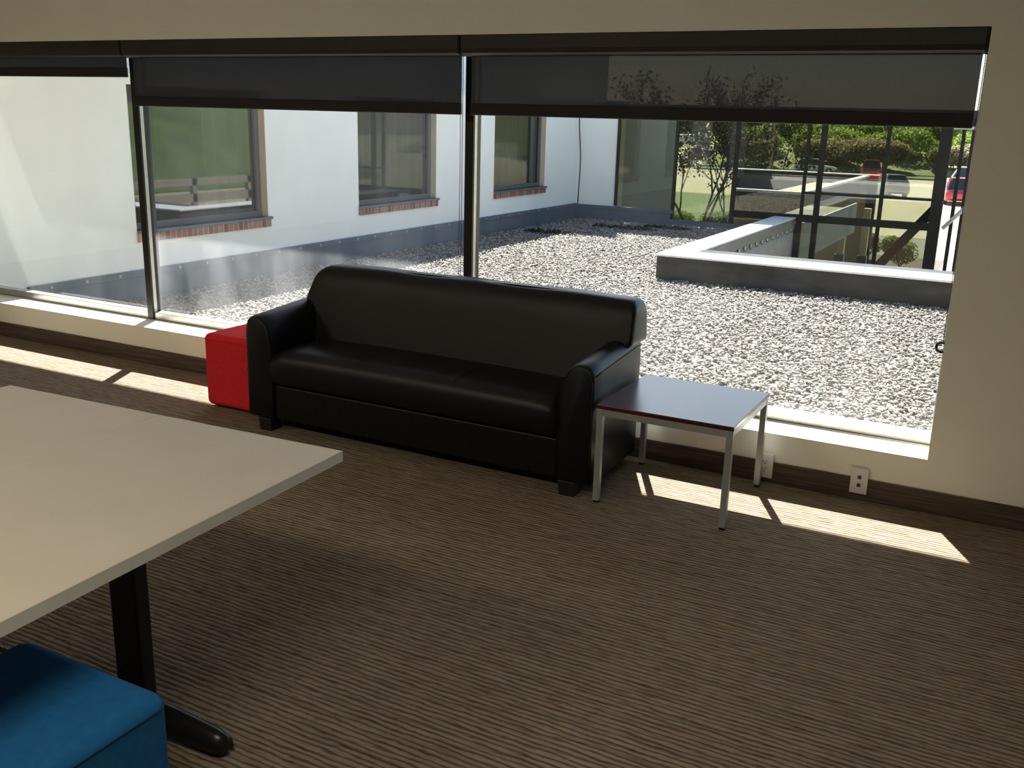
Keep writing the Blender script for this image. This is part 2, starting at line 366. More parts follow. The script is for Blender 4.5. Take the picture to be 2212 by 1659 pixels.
# ------------------------------------------------------------------ roller blinds
def blind(x0, x1, f0, f1, zb, label, chain=None):
    t = empty('roller_blind', ((x0+x1)/2, .05, 2.04), label, 'blind', 'roller blinds along the window')
    bm = bmesh.new()
    prof = [(.0, 2.142), (.0, 2.075), (.008, 2.052), (.022, 2.040), (.11, 2.040), (.11, 2.142)]
    prism(bm, prof, x0+.006, x1-.006, 'x'); obj('cassette', bm, MA['fascia_dark'], t, bevel=.003)
    for xx in (x0, x1-.006):
        bm = bmesh.new(); prism(bm, [(a+.004, b-.0005*(b < 2.1)) for a, b in prof], xx+.0005, xx+.0055, 'x'); obj('end_cap', bm, MA['hem'], t)
    bm = bmesh.new()
    n = 24
    v0 = [bm.verts.new((f0+(f1-f0)*k/n, .075+.0012*math.sin(k*1.3), zb+.05)) for k in range(n+1)]
    v1 = [bm.verts.new((f0+(f1-f0)*k/n, .075, 2.045)) for k in range(n+1)]
    for k in range(n): bm.faces.new((v0[k], v0[k+1], v1[k+1], v1[k]))
    obj('fabric', bm, MA['shade'], t, smooth=True)
    obj('hem_bar', bx(f0, f1, .066, .083, zb, zb+.062), MA['hem'], t, bevel=.006, seg=3)
    if chain:
        cx, zlow, cord_y = chain
        bm = bmesh.new()
        for yy in (cord_y, cord_y+.022):
            tube(bm, [(cx, yy, zlow+.01), (cx, yy, 2.05)], .0011, 6)
            z = zlow+.01
            while z < 2.045:
                g = bmesh.ops.create_icosphere(bm, subdivisions=1, radius=.0028)
                bmesh.ops.translate(bm, vec=(cx, yy, z), verts=g['verts']); z += .0075
        obj('bead_chain', bm, MA['chain'], t)
        bm = bmesh.new()   # ring-shaped chain tensioner
        c = Vector((cx-.004, cord_y+.011, zlow-.012)); N = 24
        rings = []
        for k in range(N):
            a = 2*PI*k/N; d = Vector((math.cos(a), 0, math.sin(a)))
            ct = c+d*.022
            rings.append([ct+(d*math.cos(b)+Vector((0, 1, 0))*math.sin(b))*.0065 for b in [2*PI*j/8 for j in range(8)]])
        R = [[bm.verts.new(p_) for p_ in rg] for rg in rings]
        for k in range(N):
            for j in range(8): bm.faces.new((R[k][j], R[(k+1) % N][j], R[(k+1) % N][(j+1) % 8], R[k][(j+1) % 8]))
        obj('chain_tensioner', bm, MA['chain'], t, smooth=True)
    return t
blind(-8.22, -5.343, -8.18, -5.372, 1.917, 'dark roller blind at the far left, pulled down only a hand width')
blind(-5.337, -2.790, -5.318, -2.812, 1.736, 'dark mesh roller blind behind the sofa, between the two window mullions', (-2.800, .74, .045))
blind(-2.782, -.245, -2.752, -.262, 1.736, 'widest dark mesh roller blind, at the right over the side table', (-.249, .79, .03))

# ------------------------------------------------------------------ sofa
sofa = empty('sofa', (-2.67, -.4, 0), 'black leather three-seat sofa standing in front of the window', 'sofa')
def arm(sgn, xo):
    # section in x-z; outer face at xo, inner towards sofa centre
    bm = bmesh.new(); rings = []
    ys = [-.712, -.706, -.69, -.60, -.45, -.30, -.18, -.112, -.10, -.096]
    for i, y in enumerate(ys):
        t = (y+.712)/.616
        top = .648 + .040*min(1, t*1.15)
        inset = {0: .016, 1: .006, 2: 0}.get(i, {9: .012, 8: .004}.get(i, 0))
        sec = [(0, .072), (0, .30), (0, top-.075), (.004, top-.045), (.018, top-.018), (.045, top-.003), (.078, top), (.108, top-.010), (.135, top-.035), (.157, top-.075), (.170, top-.135), (.178, top-.22), (.180, .36), (.176, .20), (.174, .072)]
        cx, cz = .09, .36
        rg = []
        for a, z in sec:
            k = 1-inset/.09
            a2 = cx+(a-cx)*k; z2 = cz+(z-cz)*(1-inset/.3)
            rg.append((xo+sgn*a2, y, max(z2, .072)))
        rings.append(rg)
    loft(bm, rings)
    o = obj('armrest', bm, MA['leather'], sofa, smooth=True)
    for yy in range(1):
        bm = bmesh.new()
        pts = []
        for i, y in enumerate(ys[2:-1]):
            t = (y+.712)/.616; top = .648+.040*min(1, t*1.15)
            pts.append((xo-sgn*.001, y, top-.052))
        tube(bm, pts, .0028, 6); obj('arm_seam', bm, MA['seam'], o, smooth=True)
    # front panel outline seam
    bm = bmesh.new(); pts = []
    for a, z in [(.0, .09), (.0, .573), (.018, .630), (.045, .645), (.078, .648), (.108, .638), (.135, .613), (.157, .573), (.170, .513), (.178, .43), (.18, .36), (.176, .20), (.174, .09)]:
        pts.append((xo+sgn*(.09+(a-.09)*.93), -.7095, z if z < .2 else z*.985))
    tube(bm, pts, .0022, 6); obj('front_seam', bm, MA['seam'], o, smooth=True)
arm(1, -3.712); arm(-1, -1.628)
# base rail
obj('base', bx(-3.532, -1.808, -.695, -.12, .075, .272), MA['leather'], sofa, bevel=.012, seg=4)
# seat cushion : crowned
bm = bmesh.new(); nx, ny = 24, 10
def seat_z(s_, t):
    # t 0 front ..1 back
    return .455 + .022*math.sin(PI*min(1, .12+s_*.76+.06))*(1-abs(2*t-.7)**2*.3) + (.012*math.sin(PI*t))
xa, xb, ya, yb = -3.530, -1.810, -.728, -.21
rings = []
prof = []
for k in range(nx+1):
    s_ = k/nx; x = xa+(xb-xa)*s_
    e = .02*(1-min(1, min(s_, 1-s_)/.03))
    rg = [(x, yb, .285), (x, ya+.02, .285), (x, ya+.004, .293), (x, ya, .315), (x, ya-.004, .36), (x, ya, .405), (x, ya+.008, .435-e), (x, ya+.03, seat_z(s_, .04)-.008-e), (x, ya+.07, seat_z(s_, .12)-e)]
    for j in range(1, 7): rg.append((x, ya+.07+(yb-ya-.07)*j/6, seat_z(s_, .12+.88*j/6)-e))
    rings.append(rg)
loft(bm, rings); seat = obj('seat_cushion', bm, MA['leather'], sofa, smooth=True)
for s_ in (1/3, 2/3):
    x = xa+(xb-xa)*s_; bm = bmesh.new()
    tube(bm, [(x, ya+.01, .437), (x, ya+.03, seat_z(s_, .04)-.007), (x, ya+.07, seat_z(s_, .12)+.0005)]+[(x, ya+.07+(yb-ya-.07)*j/6, seat_z(s_, .12+.88*j/6)+.0005) for j in range(1, 6)], .0018, 6)
    obj('seat_seam', bm, MA['seam'], seat, smooth=True)
# back: one padded surface, narrower between the arms, full width above them
def yfront(z): 
    t_ = (z-.12)/.76
    return -.372+.150*max(0, (z-.30)/.58) if z > .30 else -.372
bm = bmesh.new(); rings = []
XA, XB = -3.652, -1.618
levels = [.12, .30, .42, .50, .58, .64, .665, .69, .70, .72, .76, .80, .83, .848, .862, .872, .878]
for z in levels:
    wide = True
    xa_, xb_ = (XA, XB) if z > .66 else (XA, -1.645)
    if z > .80:
        q = (z-.80)/.078; e = .085*(1-math.sqrt(max(0, 1-q*q)))
    else: e = 0
    if wide: xa_ += .35*max(0, z-.697)+e; xb_ -= .04*max(0, z-.697)+e*.55
    yf = yfront(z); yb_ = -.045-.05*max(0, z-.7) if z > .66 else -.11
    if z > .80:
        q = (z-.80)/.078; k_ = 1-math.sqrt(max(0, 1-q*q)); yf += .055*k_; yb_ -= .045*k_
    rg = []; cr = .028 if wide else .004; nF = 30
    for a in range(5):
        an = math.radians(180+22.5*a*1.0); rg.append((xa_+cr+cr*math.cos(an), yf+cr+cr*math.sin(an), z))
    for k in range(1, nF):
        s_ = k/nF; x = xa_+cr+(xb_-xa_-2*cr)*s_
        w_ = .005*math.sin((x+3.65)/2.03*PI*3)**2*min(1, max(0, (.86-z)/.1))
        dz = .006*math.sin(s_*PI*3)**2 if z > .84 else 0
        rg.append((x, yf-w_, z+dz))
    for a in range(5):
        an = math.radians(270+22.5*a); rg.append((xb_-cr+cr*math.cos(an), yf+cr+cr*math.sin(an), z))
    for a in range(5):
        an = math.radians(22.5*a); rg.append((xb_-cr+cr*math.cos(an), yb_-cr+cr*math.sin(an), z))
    for k in range(1, nF):
        s_ = k/nF; x = xb_-cr-(xb_-xa_-2*cr)*s_; rg.append((x, yb_, z+(.006*math.sin(s_*PI*3)**2 if z > .84 else 0)))
    for a in range(5):
        an = math.radians(90+22.5*a); rg.append((xa_+cr+cr*math.cos(an), yb_-cr+cr*math.sin(an), z))
    rings.append(rg)
loft(bm, rings); back = obj('backrest', bm, MA['leather'], sofa, smooth=True)
es = back.modifiers.new('split', 'EDGE_SPLIT'); es.split_angle = math.radians(60)
for x, y in ((-3.60, -.665), (-1.745, -.665), (-3.60, -.16), (-1.745, -.16)):
    bm = bmesh.new(); box(bm, x-.045, x+.045, y-.045, y+.045, 0, .074)
    for v in bm.verts:
        if v.co.z < .01: v.co.x = x+(v.co.x-x)*.9; v.co.y = y+(v.co.y-y)*.9
    obj('leg', bm, MA['blackwood'], sofa, bevel=.003)

# ------------------------------------------------------------------ ottomans
def cushion_cube(name, cx, cy, wx, wy, h, mat, seammat, label, rad=.035):
    t = empty(name, (cx, cy, 0), label, 'ottoman')
    bm = bx(cx-wx/2, cx+wx/2, cy-wy/2, cy+wy/2, .012, h)
    o = obj('upholstery', bm, mat, t, bevel=rad, seg=7)
    for i, (sx, sy) in enumerate(((1, 1), (1, -1), (-1, 1), (-1, -1))):
        x = cx+sx*(wx/2-.06); y = cy+sy*(wy/2-.06); b = bmesh.new(); cyl(b, (x, y, .007), .022, .014, n=16); obj('foot', b, MA['blackwood'], t)
    # top seam running round just below the crown
    z = h-.031; o1 = .0012; X, Y = wx/2+o1, wy/2+o1; R_ = rad*.98; pts = []
    for (sx, sy, a0) in ((1, 1, 0), (-1, 1, 90), (-1, -1, 180), (1, -1, 270)):
        for k in range(6):
            a = math.radians(a0+18*k); pts.append((cx+sx*(X-R_)+R_*math.cos(a), cy+sy*(Y-R_)+R_*math.sin(a), z))
    pts.append(pts[0]); b = bmesh.new(); tube(b, pts, .0016, 6); obj('top_seam', b, seammat, t, smooth=True)
    return t
cushion_cube('ottoman', -3.98, -.315, .46, .455, .452, MA['red'], MA['red'], 'red fabric cube ottoman between the black sofa and the window')
cushion_cube('ottoman', -1.815, -3.53, .50, .50, .452, MA['blue'], MA['blueseam'], 'blue fabric cube ottoman below the white table corner', .045)
# ------------------------------------------------------------------ side table
st = empty('side_table', (-1.29, -.395, 0), 'low square side table with dark red-brown top and silver legs, right of sofa', 'table')
tx0, tx1, ty0, ty1 = -1.606, -.970, -.718, -.078
obj('tabletop', bx(tx0, tx1, ty0, ty1, .460, .480), MA['mahogany'], st, bevel=.0025)
for x0, x1, y0, y1 in ((tx0+.03, tx1-.03, ty0+.004, ty0+.029), (tx0+.03, tx1-.03, ty1-.029, ty1-.004), (tx0+.004, tx0+.029, ty0+.03, ty1-.03), (tx1-.029, tx1-.004, ty0+.03, ty1-.03)):
    obj('apron', bx(x0, x1, y0, y1, .428, .4598), MA['greymetal'], st, bevel=.002)
for x in (tx0+.002, tx1-.031):
    for y in (ty0+.002, ty1-.031):
        l_ = obj('leg', bx(x, x+.029, y, y+.029, .012, .4598), MA['greymetal'], st, bevel=.002)
        obj('glide', bx(x+.003, x+.026, y+.003, y+.026, 0, .012), MA['blackmetal'], l_)

# ------------------------------------------------------------------ white flip-top tables
def train_table(cx, y0, y1, wd, label):
    t = empty('meeting_table', (0, 0, 0), label, 'table')
    L = lambda bm_: bm_
    top = obj('tabletop', bx(cx-wd/2, cx+wd/2, y0, y1, .7055, .740), MA['whitelam'], t, bevel=.0015, local=True)
    e = .0012
    obj('edge_band', boxes((cx-wd/2-e, cx-wd/2, y0-e, y1+e, .7065, .7392), (cx+wd/2, cx+wd/2+e, y0-e, y1+e, .7065, .7392), (cx-wd/2, cx+wd/2, y0-e, y0, .7065, .7392), (cx-wd/2, cx+wd/2, y1, y1+e, .7065, .7392)), MA['edgeband'], top, local=True)
    for ly in (y1-.53, y0+.53):
        lg = obj('leg', bx(cx-.042, cx+.062, ly-.026, ly+.026, .06, .69), MA['blackmetal'], t, bevel=.010, seg=4, local=True)
        obj('top_bracket', bx(cx-wd/2+.06, cx+wd/2-.06, ly-.025, ly+.025, .69, .7053), MA['blackmetal'], lg, bevel=.003, local=True)
        bm = bmesh.new(); rings = []
        hw = wd/2-.028
        for k in range(21):
            s_ = -1+2*k/20; x = cx+hw*s_; tz = .046+.034*(1-abs(s_)**1.8); b = .038*(1-.12*abs(s_)**3)
            if abs(s_) == 1: b *= .7; tz *= .9
            rings.append([(x, ly+b*math.cos(a), (.018 if math.sin(a) < 0 else .022)+(tz if math.sin(a) > 0 else -.0)*max(0, math.sin(a))) for a in [2*PI*j/12 for j in range(12)]])
        loft(bm, rings); ft = obj('foot', bm, MA['blackmetal'], t, smooth=True, local=True)
        for sx in (-1, 1):
            b = bmesh.new(); cyl(b, (cx+sx*(hw-.03), ly, .012), .018, .024, n=14); obj('glide', b, MA['blackmetal'], ft, local=True)
    return t
TR = math.radians(2.6)
px_, py_ = -1.734, -2.42
for off, lab in ((0, 'white rectangular table in the left foreground, nearest the sofa'), (1, 'white rectangular table at the left edge, behind the nearer white table')):
    wd = .727
    t = train_table(-wd/2-off*(wd+.003), -1.83, 0, wd, lab)
    t.location = (px_, py_, 0); t.rotation_euler = (0, 0, TR)
    c = Vector((-wd/2-off*(wd+.003), -.915, 0))
    wl = Matrix.Translation((px_, py_, 0)) @ Matrix.Rotation(TR, 4, 'Z') @ c
    for ch in t.children: ch.location = -c
    t.location = (wl.x, wl.y, 0)

# ------------------------------------------------------------------ wall plates
def plate(cx, cz, label, kind):
    t = empty('wall_outlet' if kind else 'data_outlet', (cx, -.0122, cz-.063), label, 'outlet')
    p_ = obj('cover_plate', bx(cx-.040, cx+.040, -.0195, -.0125, cz-.063, cz+.063), MA['plastic'], t, bevel=.002)
    for dz in (.020, -.020):
        if kind:
            b = bmesh.new(); cyl(b, (cx, -.0205, cz+dz), .0165, .004, 'y'); rc = obj('receptacle', b, MA['plastic'], t)
            obj('slots', boxes((cx-.008, cx-.0055, -.0232, -.0226, cz+dz-.001, cz+dz+.009), (cx+.0055, cx+.008, -.0232, -.0226, cz+dz-.001, cz+dz+.009), (cx-.0025, cx+.0025, -.0232, -.0226, cz+dz-.011, cz+dz-.006)), MA['slot'], rc)
        else:
            obj('jack', bx(cx-.0085, cx+.0085, -.0215, -.0196, cz+dz-.009, cz+dz+.009), MA['jack'], t, bevel=.001)
plate(-.972, .089, 'white power outlet on the skirting, behind the side table leg', 1)
plate(-.522, .097, 'white wall plate with two blue data jacks, right of side table', 0)

# ------------------------------------------------------------------ outside: gravel roof and the white building round it
ZG = -.10; XW = -7.69; YB = 12.6
GND = -3.2
ox0, oy0 = -3.54, 6.92               # inner corner of the roof opening
struct('gravel_roof_deck', boxes((XW, -3.60, WT+.002, YB, ZG-.5, ZG-.02), (-3.60, 3.8, WT+.002, 6.62, ZG-.5, ZG-.02)), MA['gravelbed'])
# loose stones
def stones(n, x0, x1, y0, y1, smin, smax, excl):
    P = np.stack([rng.uniform(x0, x1, n), rng.uniform(y0, y1, n)], 1)
    P = P[~excl(P)]; n = len(P)
    base = np.array([[1, 0, 0], [0, 1, 0], [-1, 0, 0], [0, -1, 0], [0, 0, 1], [0, 0, -1]], float)
    V = np.repeat(base[None], n, 0) * (1+rng.uniform(-.35, .35, (n, 6, 1))) + rng.uniform(-.18, .18, (n, 6, 3))
    s = rng.uniform(smin, smax, n)
    sc = np.stack([s*rng.uniform(.8, 1.35, n), s*rng.uniform(.55, .9, n), s*rng.uniform(.35, .65, n)], 1)
    V = V*sc[:, None, :]
    a = rng.uniform(0, 2*PI, n); b = rng.normal(0, .35, n); c = rng.normal(0, .35, n)
    ca, sa, cb, sb, cc, sc_ = np.cos(a), np.sin(a), np.cos(b), np.sin(b), np.cos(c), np.sin(c)
    z0 = np.zeros(n); o1 = np.ones(n)
    Rx = np.stack([o1, z0, z0, z0, cb, -sb, z0, sb, cb], 1).reshape(n, 3, 3)
    Ry = np.stack([cc, z0, sc_, z0, o1, z0, -sc_, z0, cc], 1).reshape(n, 3, 3)
    Rz = np.stack([ca, -sa, z0, sa, ca, z0, z0, z0, o1], 1).reshape(n, 3, 3)
    Rm = Rz @ Ry @ Rx
    V = np.einsum('nij,nkj->nki', Rm, V)
    V[:, :, 0] += P[:, None, 0]; V[:, :, 1] += P[:, None, 1]; V[:, :, 2] += (ZG-.012+rng.uniform(0, .014, n))[:, None]
    tri = np.array([[0, 1, 4], [1, 2, 4], [2, 3, 4], [3, 0, 4], [1, 0, 5], [2, 1, 5], [3, 2, 5], [0, 3, 5]])
    F = (tri[None]+6*np.arange(n)[:, None, None]).reshape(-1, 3)
    tone = np.repeat(rng.beta(1.6, 1.5, n), 6)
    return V.reshape(-1, 3), F, tone
ex = lambda P: ((P[:, 0] > -3.93) & (P[:, 1] > 6.46)) | (P[:, 0] < XW+.05) | (P[:, 1] < .84)
V, F, T = stones(105000, XW, 2.2, .83, YB-.05, .013, .027, ex)
tag(big_mesh('gravel', V, F, MA['stone'], T), 'loose pale grey and tan gravel covering the flat roof outside', 'gravel', None, 'stuff')

rb = empty('vent_box', (-5.62, 1.62, ZG), 'small dark flat-lidded box on the gravel, just above the left sofa arm', 'vent')
obj('lid', bx(-5.70, -5.50, 1.52, 1.68, .012, .03), MA['bronze'], rb, bevel=.003)
obj('body', bx(-5.68, -5.53, 1.54, 1.66, ZG-.01, .012), MA['darkflash'], rb, bevel=.003)
# moss clumps in the shaded strip near the corner
for (x, y, s_) in ((-6.9, 9.9, .5), (-6.2, 11.4, .6), (-5.6, 11.9, .45)):
    n = 500; ang = rng.uniform(0, 2*PI, n); rr = s_*np.sqrt(rng.uniform(0, 1, n))
    c = np.stack([x+rr*np.cos(ang), y+.35*rr*np.sin(ang), ZG+rng.uniform(.0, .03, n)], 1)
    d = rng.normal(0, .018, (n, 3, 3)); V = (c[:, None]+d).reshape(-1, 3); F = np.arange(n*3).reshape(-1, 3)
    o = big_mesh('moss_patch', V, F, MA['dleaf'], np.repeat(rng.uniform(0, .8, n), 3))
    lab = {-6.9: 'low moss patch in the shade below the third stucco window', -6.2: 'low moss patch at the roof corner by the glass facade', -5.6: 'low moss patch against the flashing, closest to the glass facade'}[x]
    tag(o, lab, 'moss', 'moss patches on the gravel')

# curb round the opening
curb = empty('roof_curb', (-3.7, 6.5, ZG-.02), 'dark weathered roof curb with bright coping around the opening in the gravel roof', 'curb')
obj('curb_wall', boxes((-3.87, 3.8, 6.50, 6.90, ZG-.5, .165), (-3.87, -3.56, 6.90, YB-.02, ZG-.5, .165)), MA['curbside'], curb)
obj('coping', boxes((-3.89, 3.8, 6.48, 6.98, .166, .19), (-3.89, -3.52, 6.98, YB-.02, .166, .19)), MA['curbtop'], curb, bevel=.004)
obj('inner_angle', bx(-3.5, 3.8, 6.985, 7.26, .12, .189), mottled('grey_sealant', (.07, .07, .08), (.09, .09, .10), 4, 1.0, 0, 0, None, .0), curb, bevel=.003)
# inner faces: smooth flashing with scalloped lower edge, corrugated panel under it
bm = bmesh.new(); ys = np.linspace(6.98, YB-.05, 180)
va = [bm.verts.new((-3.515, y, .166)) for y in ys]; vb = [bm.verts.new((-3.515, y, .02-.075*abs(math.sin(y*PI/.34))**1.5)) for y in ys]
vc = [bm.verts.new((-3.535, y, .166)) for y in ys]; vd = [bm.verts.new((-3.535, v.co.y, v.co.z)) for y, v in zip(ys, vb)]
for i in range(len(ys)-1):
    bm.faces.new((va[i], va[i+1], vb[i+1], vb[i])); bm.faces.new((vc[i], vd[i], vd[i+1], vc[i+1])); bm.faces.new((vb[i], vb[i+1], vd[i+1], vd[i]))
obj('drip_flashing', bm, MA['fascia'], curb)
bm = bmesh.new(); ys = np.linspace(6.95, YB+.0, 260)
va = [bm.verts.new((-3.545+.010*math.sin(y*2*PI/.11), y, .15)) for y in ys]; vb = [bm.verts.new((-3.545+.010*math.sin(y*2*PI/.11), y, -.62)) for y in ys]
for i in range(len(ys)-1): bm.faces.new((va[i], va[i+1], vb[i+1], vb[i]))
md = obj('corrugated_panel', bm, MA['corr'], curb, smooth=True); s_ = md.modifiers.new('s', 'SOLIDIFY'); s_.thickness = .004
for k in range(14):
    y = 7.9+k*.33; bm = bmesh.new(); box(bm, -3.515, -3.495, y-.03, y+.03, -.02, .03)
    obj('clip', bm, MA['alu'], curb, bevel=.006)

# white stucco wing on the left: wall with three punched windows
WIN = [(2.08, 3.97), (5.69, 7.57), (9.31, 11.18)]
wz0, wz1, TOP = .56, 1.935, 2.03
wing = empty('stucco_building', (XW-2, 6, GND), 'white stucco building wing with three windows, left beyond the gravel roof', 'building')
L = [(XW-4, XW, WT+.01, WIN[0][0], GND, TOP)]
ysn = [WIN[0][1], WIN[1][0], WIN[1][1], WIN[2][0], WIN[2][1], YB+.3]
bm = bmesh.new()
def wallseg(y0, y1, z0, z1): box(bm, XW-.35, XW, y0, y1, z0, z1)
wallseg(WT+.01, WIN[0][0], GND, TOP)
for i in range(3):
    a, b = WIN[i]; wallseg(a, b, GND, wz0); wallseg(a, b, wz1, TOP); wallseg(b, WIN[i+1][0] if i < 2 else YB+.3, GND, TOP)
# far return wall up to the glass facade
box(bm, XW, -6.87, YB, YB+.3, GND, TOP)
# outer shell of the wing
box(bm, XW-5, XW-.35, WT+.01, WT+.35, GND, TOP); box(bm, XW-5, XW-.35, YB, YB+.3, GND, TOP); box(bm, XW-5.3, XW-5, WT+.01, YB+.3, GND, TOP)
obj('wall', bm, MA['stucco'], wing)
obj('roof', bx(XW-5.3, XW-.05, WT+.01, YB+.3, TOP-.25, TOP-.03), MA['curbside'], wing)
obj('coping', boxes((XW-5.35, XW+.03, WT+.01, YB+.33, TOP, TOP+.04), (XW, -6.85, YB-.03, YB+.33, TOP, TOP+.04)), MA['curbtop'], wing)
obj('upper_wall', boxes((XW-1.9, XW-1.7, WT+.01, YB+1.8, TOP-.02, 5.2), (XW-1.7, -7.9, YB+1.6, YB+1.8, TOP-.3, 4.6)), MA['stucco'], wing)
# wall control joint lines
obj('floor_slab', bx(XW-5, XW-.36, WT+.36, YB-.01, -.4, -.3), MA['darkroom'], wing)
for i, (a, b) in enumerate(WIN):
    fr = obj('window', boxes((XW-.15, XW-.09, a, a+.06, wz0, wz1), (XW-.15, XW-.09, b-.07, b, wz0, wz1), (XW-.15, XW-.09, a+.06, b-.07, wz0, wz0+.06), (XW-.15, XW-.09, a+.06, b-.07, wz1-.06, wz1)), MA['screen'], wing, bevel=.003)
    obj('pane', bx(XW-.125, XW-.119, a+.06, b-.07, wz0+.06, wz1-.06), MA['stglass'], fr)
    # pleated curtain hanging inside
    bm = bmesh.new(); n = 140; ya, yb = a+.1, b-.1
    if i == 0: ya = a+1.2
    r0, r1 = [], []
    for k in range(n+1):
        y = ya+(yb-ya)*k/n; xx = XW-.28+.035*math.sin(y*2*PI/.16+math.sin(y*3))+.015*math.sin(y*2*PI/.41)
        r0.append(bm.verts.new((xx, y, wz0+.01))); r1.append(bm.verts.new((xx, y, wz1-.01)))
    for k in range(n): bm.faces.new((r0[k], r0[k+1], r1[k+1], r1[k]))
    cu = obj('curtain', bm, MA['curtain'], wing, smooth=True)
    obj('reveal', bx(XW-.14, XW-.001, b-.006, b-.001, wz0, wz1), MA['reveal'], wing); obj('reveal', bx(XW-.14, XW-.001, a+.001, a+.006, wz0, wz1), MA['reveal'], wing)
    obj('window_sill', bx(XW-.09, XW+.05, a-.0, b+.03, wz0-.03, wz0), MA['darkflash'], wing, bevel=.004)
    obj('brick_sill_course', bx(XW-.05, XW+.028, a+.0, b+.02, wz0-.115, wz0-.031), MA['brick'], wing)
# grey base flashing with termination bar
fl = empty('base_flashing', (XW+.02, 6, ZG-.02), 'grey metal base flashing with screw heads along the foot of the stucco wall', 'flashing')
obj('upstand', boxes((XW+.001, XW+.02, WT+.5, YB-.02, ZG-.02, .175), (XW+.02, -5.73, YB-.02, YB-.001, ZG-.02, .16)), MA['darkflash'], fl)
obj('termination_bar', boxes((XW+.02, XW+.032, WT+.5, YB-.03, .11, .18), (XW+.032, -5.73, YB-.032, YB-.02, .10, .165)), MA['darkflash'], fl, bevel=.004)
for k in range(30):
    y = 1.05+k*.38; bm = bmesh.new(); cyl(bm, (XW+.035, y, .146), .016, .008, 'x', 10); obj('screw_head', bm, MA['greymetal'], fl)
# thin cable down the stucco corner
bm = bmesh.new(); pts = []
for k in range(24):
    z = .18+(TOP-.18)*k/23; pts.append((XW+.09+.03*math.sin(z*3.1), YB-.12-.05*math.sin(z*4), z))
tube(bm, pts, .011, 6); base_origin(tag(obj('cable', bm, MA['blackmetal'], smooth=True), 'thin dark cable hanging down the inner corner of the stucco walls', 'cable'))

# ------------------------------------------------------------------ glass facade across the far side of the roof
fac = empty('glass_facade', (-4, YB, GND), 'dark tinted glass facade with bronze frame across the far end of the gravel roof', 'facade')  # scene behind the panes is placed to stand in for their reflections
def mull(x0, x1, z0, z1, y0=YB-.03, y1=YB+.05): obj('mullion', bx(x0, x1, y0, y1, z0, z1), MA['facframe'], fac, bevel=.004)
mull(-6.90, -6.86, .17, 1.78); mull(-5.78, -5.73, .0, 1.78); mull(-4.69, -4.62, -.1, 1.78); mull(-3.515, -3.42, GND, .12); mull(-3.47, -3.42, .24, 1.78); mull(-3.24, -3.15, GND, 1.78)
mull(-2.20, -2.14, GND, 1.78); mull(-1.40, -1.22, GND, 1.78)
obj('transom', bx(-3.42, -1.40, YB-.02, YB+.04, .595, .635), MA['facframe'], fac)
obj('transom', bx(-4.62, -1.40, YB-.02, YB+.06, .12, .24), MA['facframe'], fac)
obj('header', bx(-6.86, -.6, YB-.03, YB+.05, 1.78, 1.90), MA['facframe'], fac)
for a, b, z0 in ((-6.86, -5.78, .0), (-5.73, -4.69, -.05), (-4.62, -3.47, -.1), (-3.42, -3.24, GND), (-3.15, -2.20, GND), (-2.14, -1.40, GND)):
    obj('pane', bx(a, b, YB+.005, YB+.013, z0, 1.78), MA['tint'], fac)
obj('sill_flashing', bx(-6.87, -3.9, YB-.05, YB-.031, ZG, .0), MA['darkflash'], fac)
obj('shade_slab', bx(-7.3, .6, YB-.05, 16.4, 1.90, 2.02), MA['curbside'], fac)  # unseen slab added to shade the gravel in front of the facade
obj('soffit_rail', bx(-1.22, -.6, YB-.03, YB+.05, 1.73, 1.78), MA['alu'], fac)
for x in (-1.06, -.92):
    obj('slim_post', bx(x-.028, x+.028, YB-.02, YB+.02, GND, 1.73), MA['facframe'], fac)
bm = bmesh.new(); box(bm, -.22, .22, -.02, .02, -.9, .9, Matrix.Translation((-1.9, 13.3, -.25)) @ Matrix.Rotation(math.radians(37), 4, 'Y') @ Matrix.Diagonal((.35, 1, 1, 1)))
obj('diagonal_bar', bm, MA['facframe'], fac)  # dark slanted bar behind the glass
# rail beyond the right end of the glass
bm = bmesh.new(); tube(bm, [(-1.17, YB-.1, .18), (-.30, YB-.1, 1.25)], .032, 8); obj('hand_rail', bm, MA['curbtop'], fac, smooth=True)

# building parts added behind the tinted glass in place of its mirror reflections
st2 = empty('mirrored_stucco', (XW-1, 15, GND), 'blue-grey wall added for the mirrored stucco wing behind the left bay of the tinted glass', 'building')
obj('wall', boxes((XW-.35, XW, YB+.31, 13.2, GND, TOP), (XW-.35, XW, 15.0, 18.4, GND, TOP), (XW-.35, XW, 13.2, 15.0, GND, .55), (XW-.35, XW, 13.2, 15.0, 1.9, TOP), (XW-2.5, XW-.35, 18.1, 18.4, GND, TOP)), mottled('shaded_stucco_grey', (.30, .33, .36), (.36, .39, .42), 2, .95), st2)  # look of the shaded, mirrored stucco put into the wall colour
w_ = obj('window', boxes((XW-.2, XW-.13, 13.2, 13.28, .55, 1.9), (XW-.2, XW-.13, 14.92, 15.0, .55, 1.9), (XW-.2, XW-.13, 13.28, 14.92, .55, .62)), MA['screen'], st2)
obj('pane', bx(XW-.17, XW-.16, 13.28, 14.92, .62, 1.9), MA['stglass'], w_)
dk = empty('mirrored_canopy', (-4.1, 16, -.6), 'flat gravel-topped canopy with pale metal fascia added behind the tinted glass as the mirrored roof edge', 'canopy')
obj('slab', bx(-4.60, -3.56, YB+.06, 19.2, -.55, -.1), MA['gravelbed'], dk)  # made-up deck for the roof edge mirrored in the facade
obj('mirrored_fascia', bx(-3.56, -3.52, YB+.055, 19.3, -.66, .02), MA['shadefascia'], dk)
an = empty('mirrored_roof', (-6, 24, GND), 'low brown block with gravel roof and metal coping, added for the roof mirrored in the tinted glass', 'building')
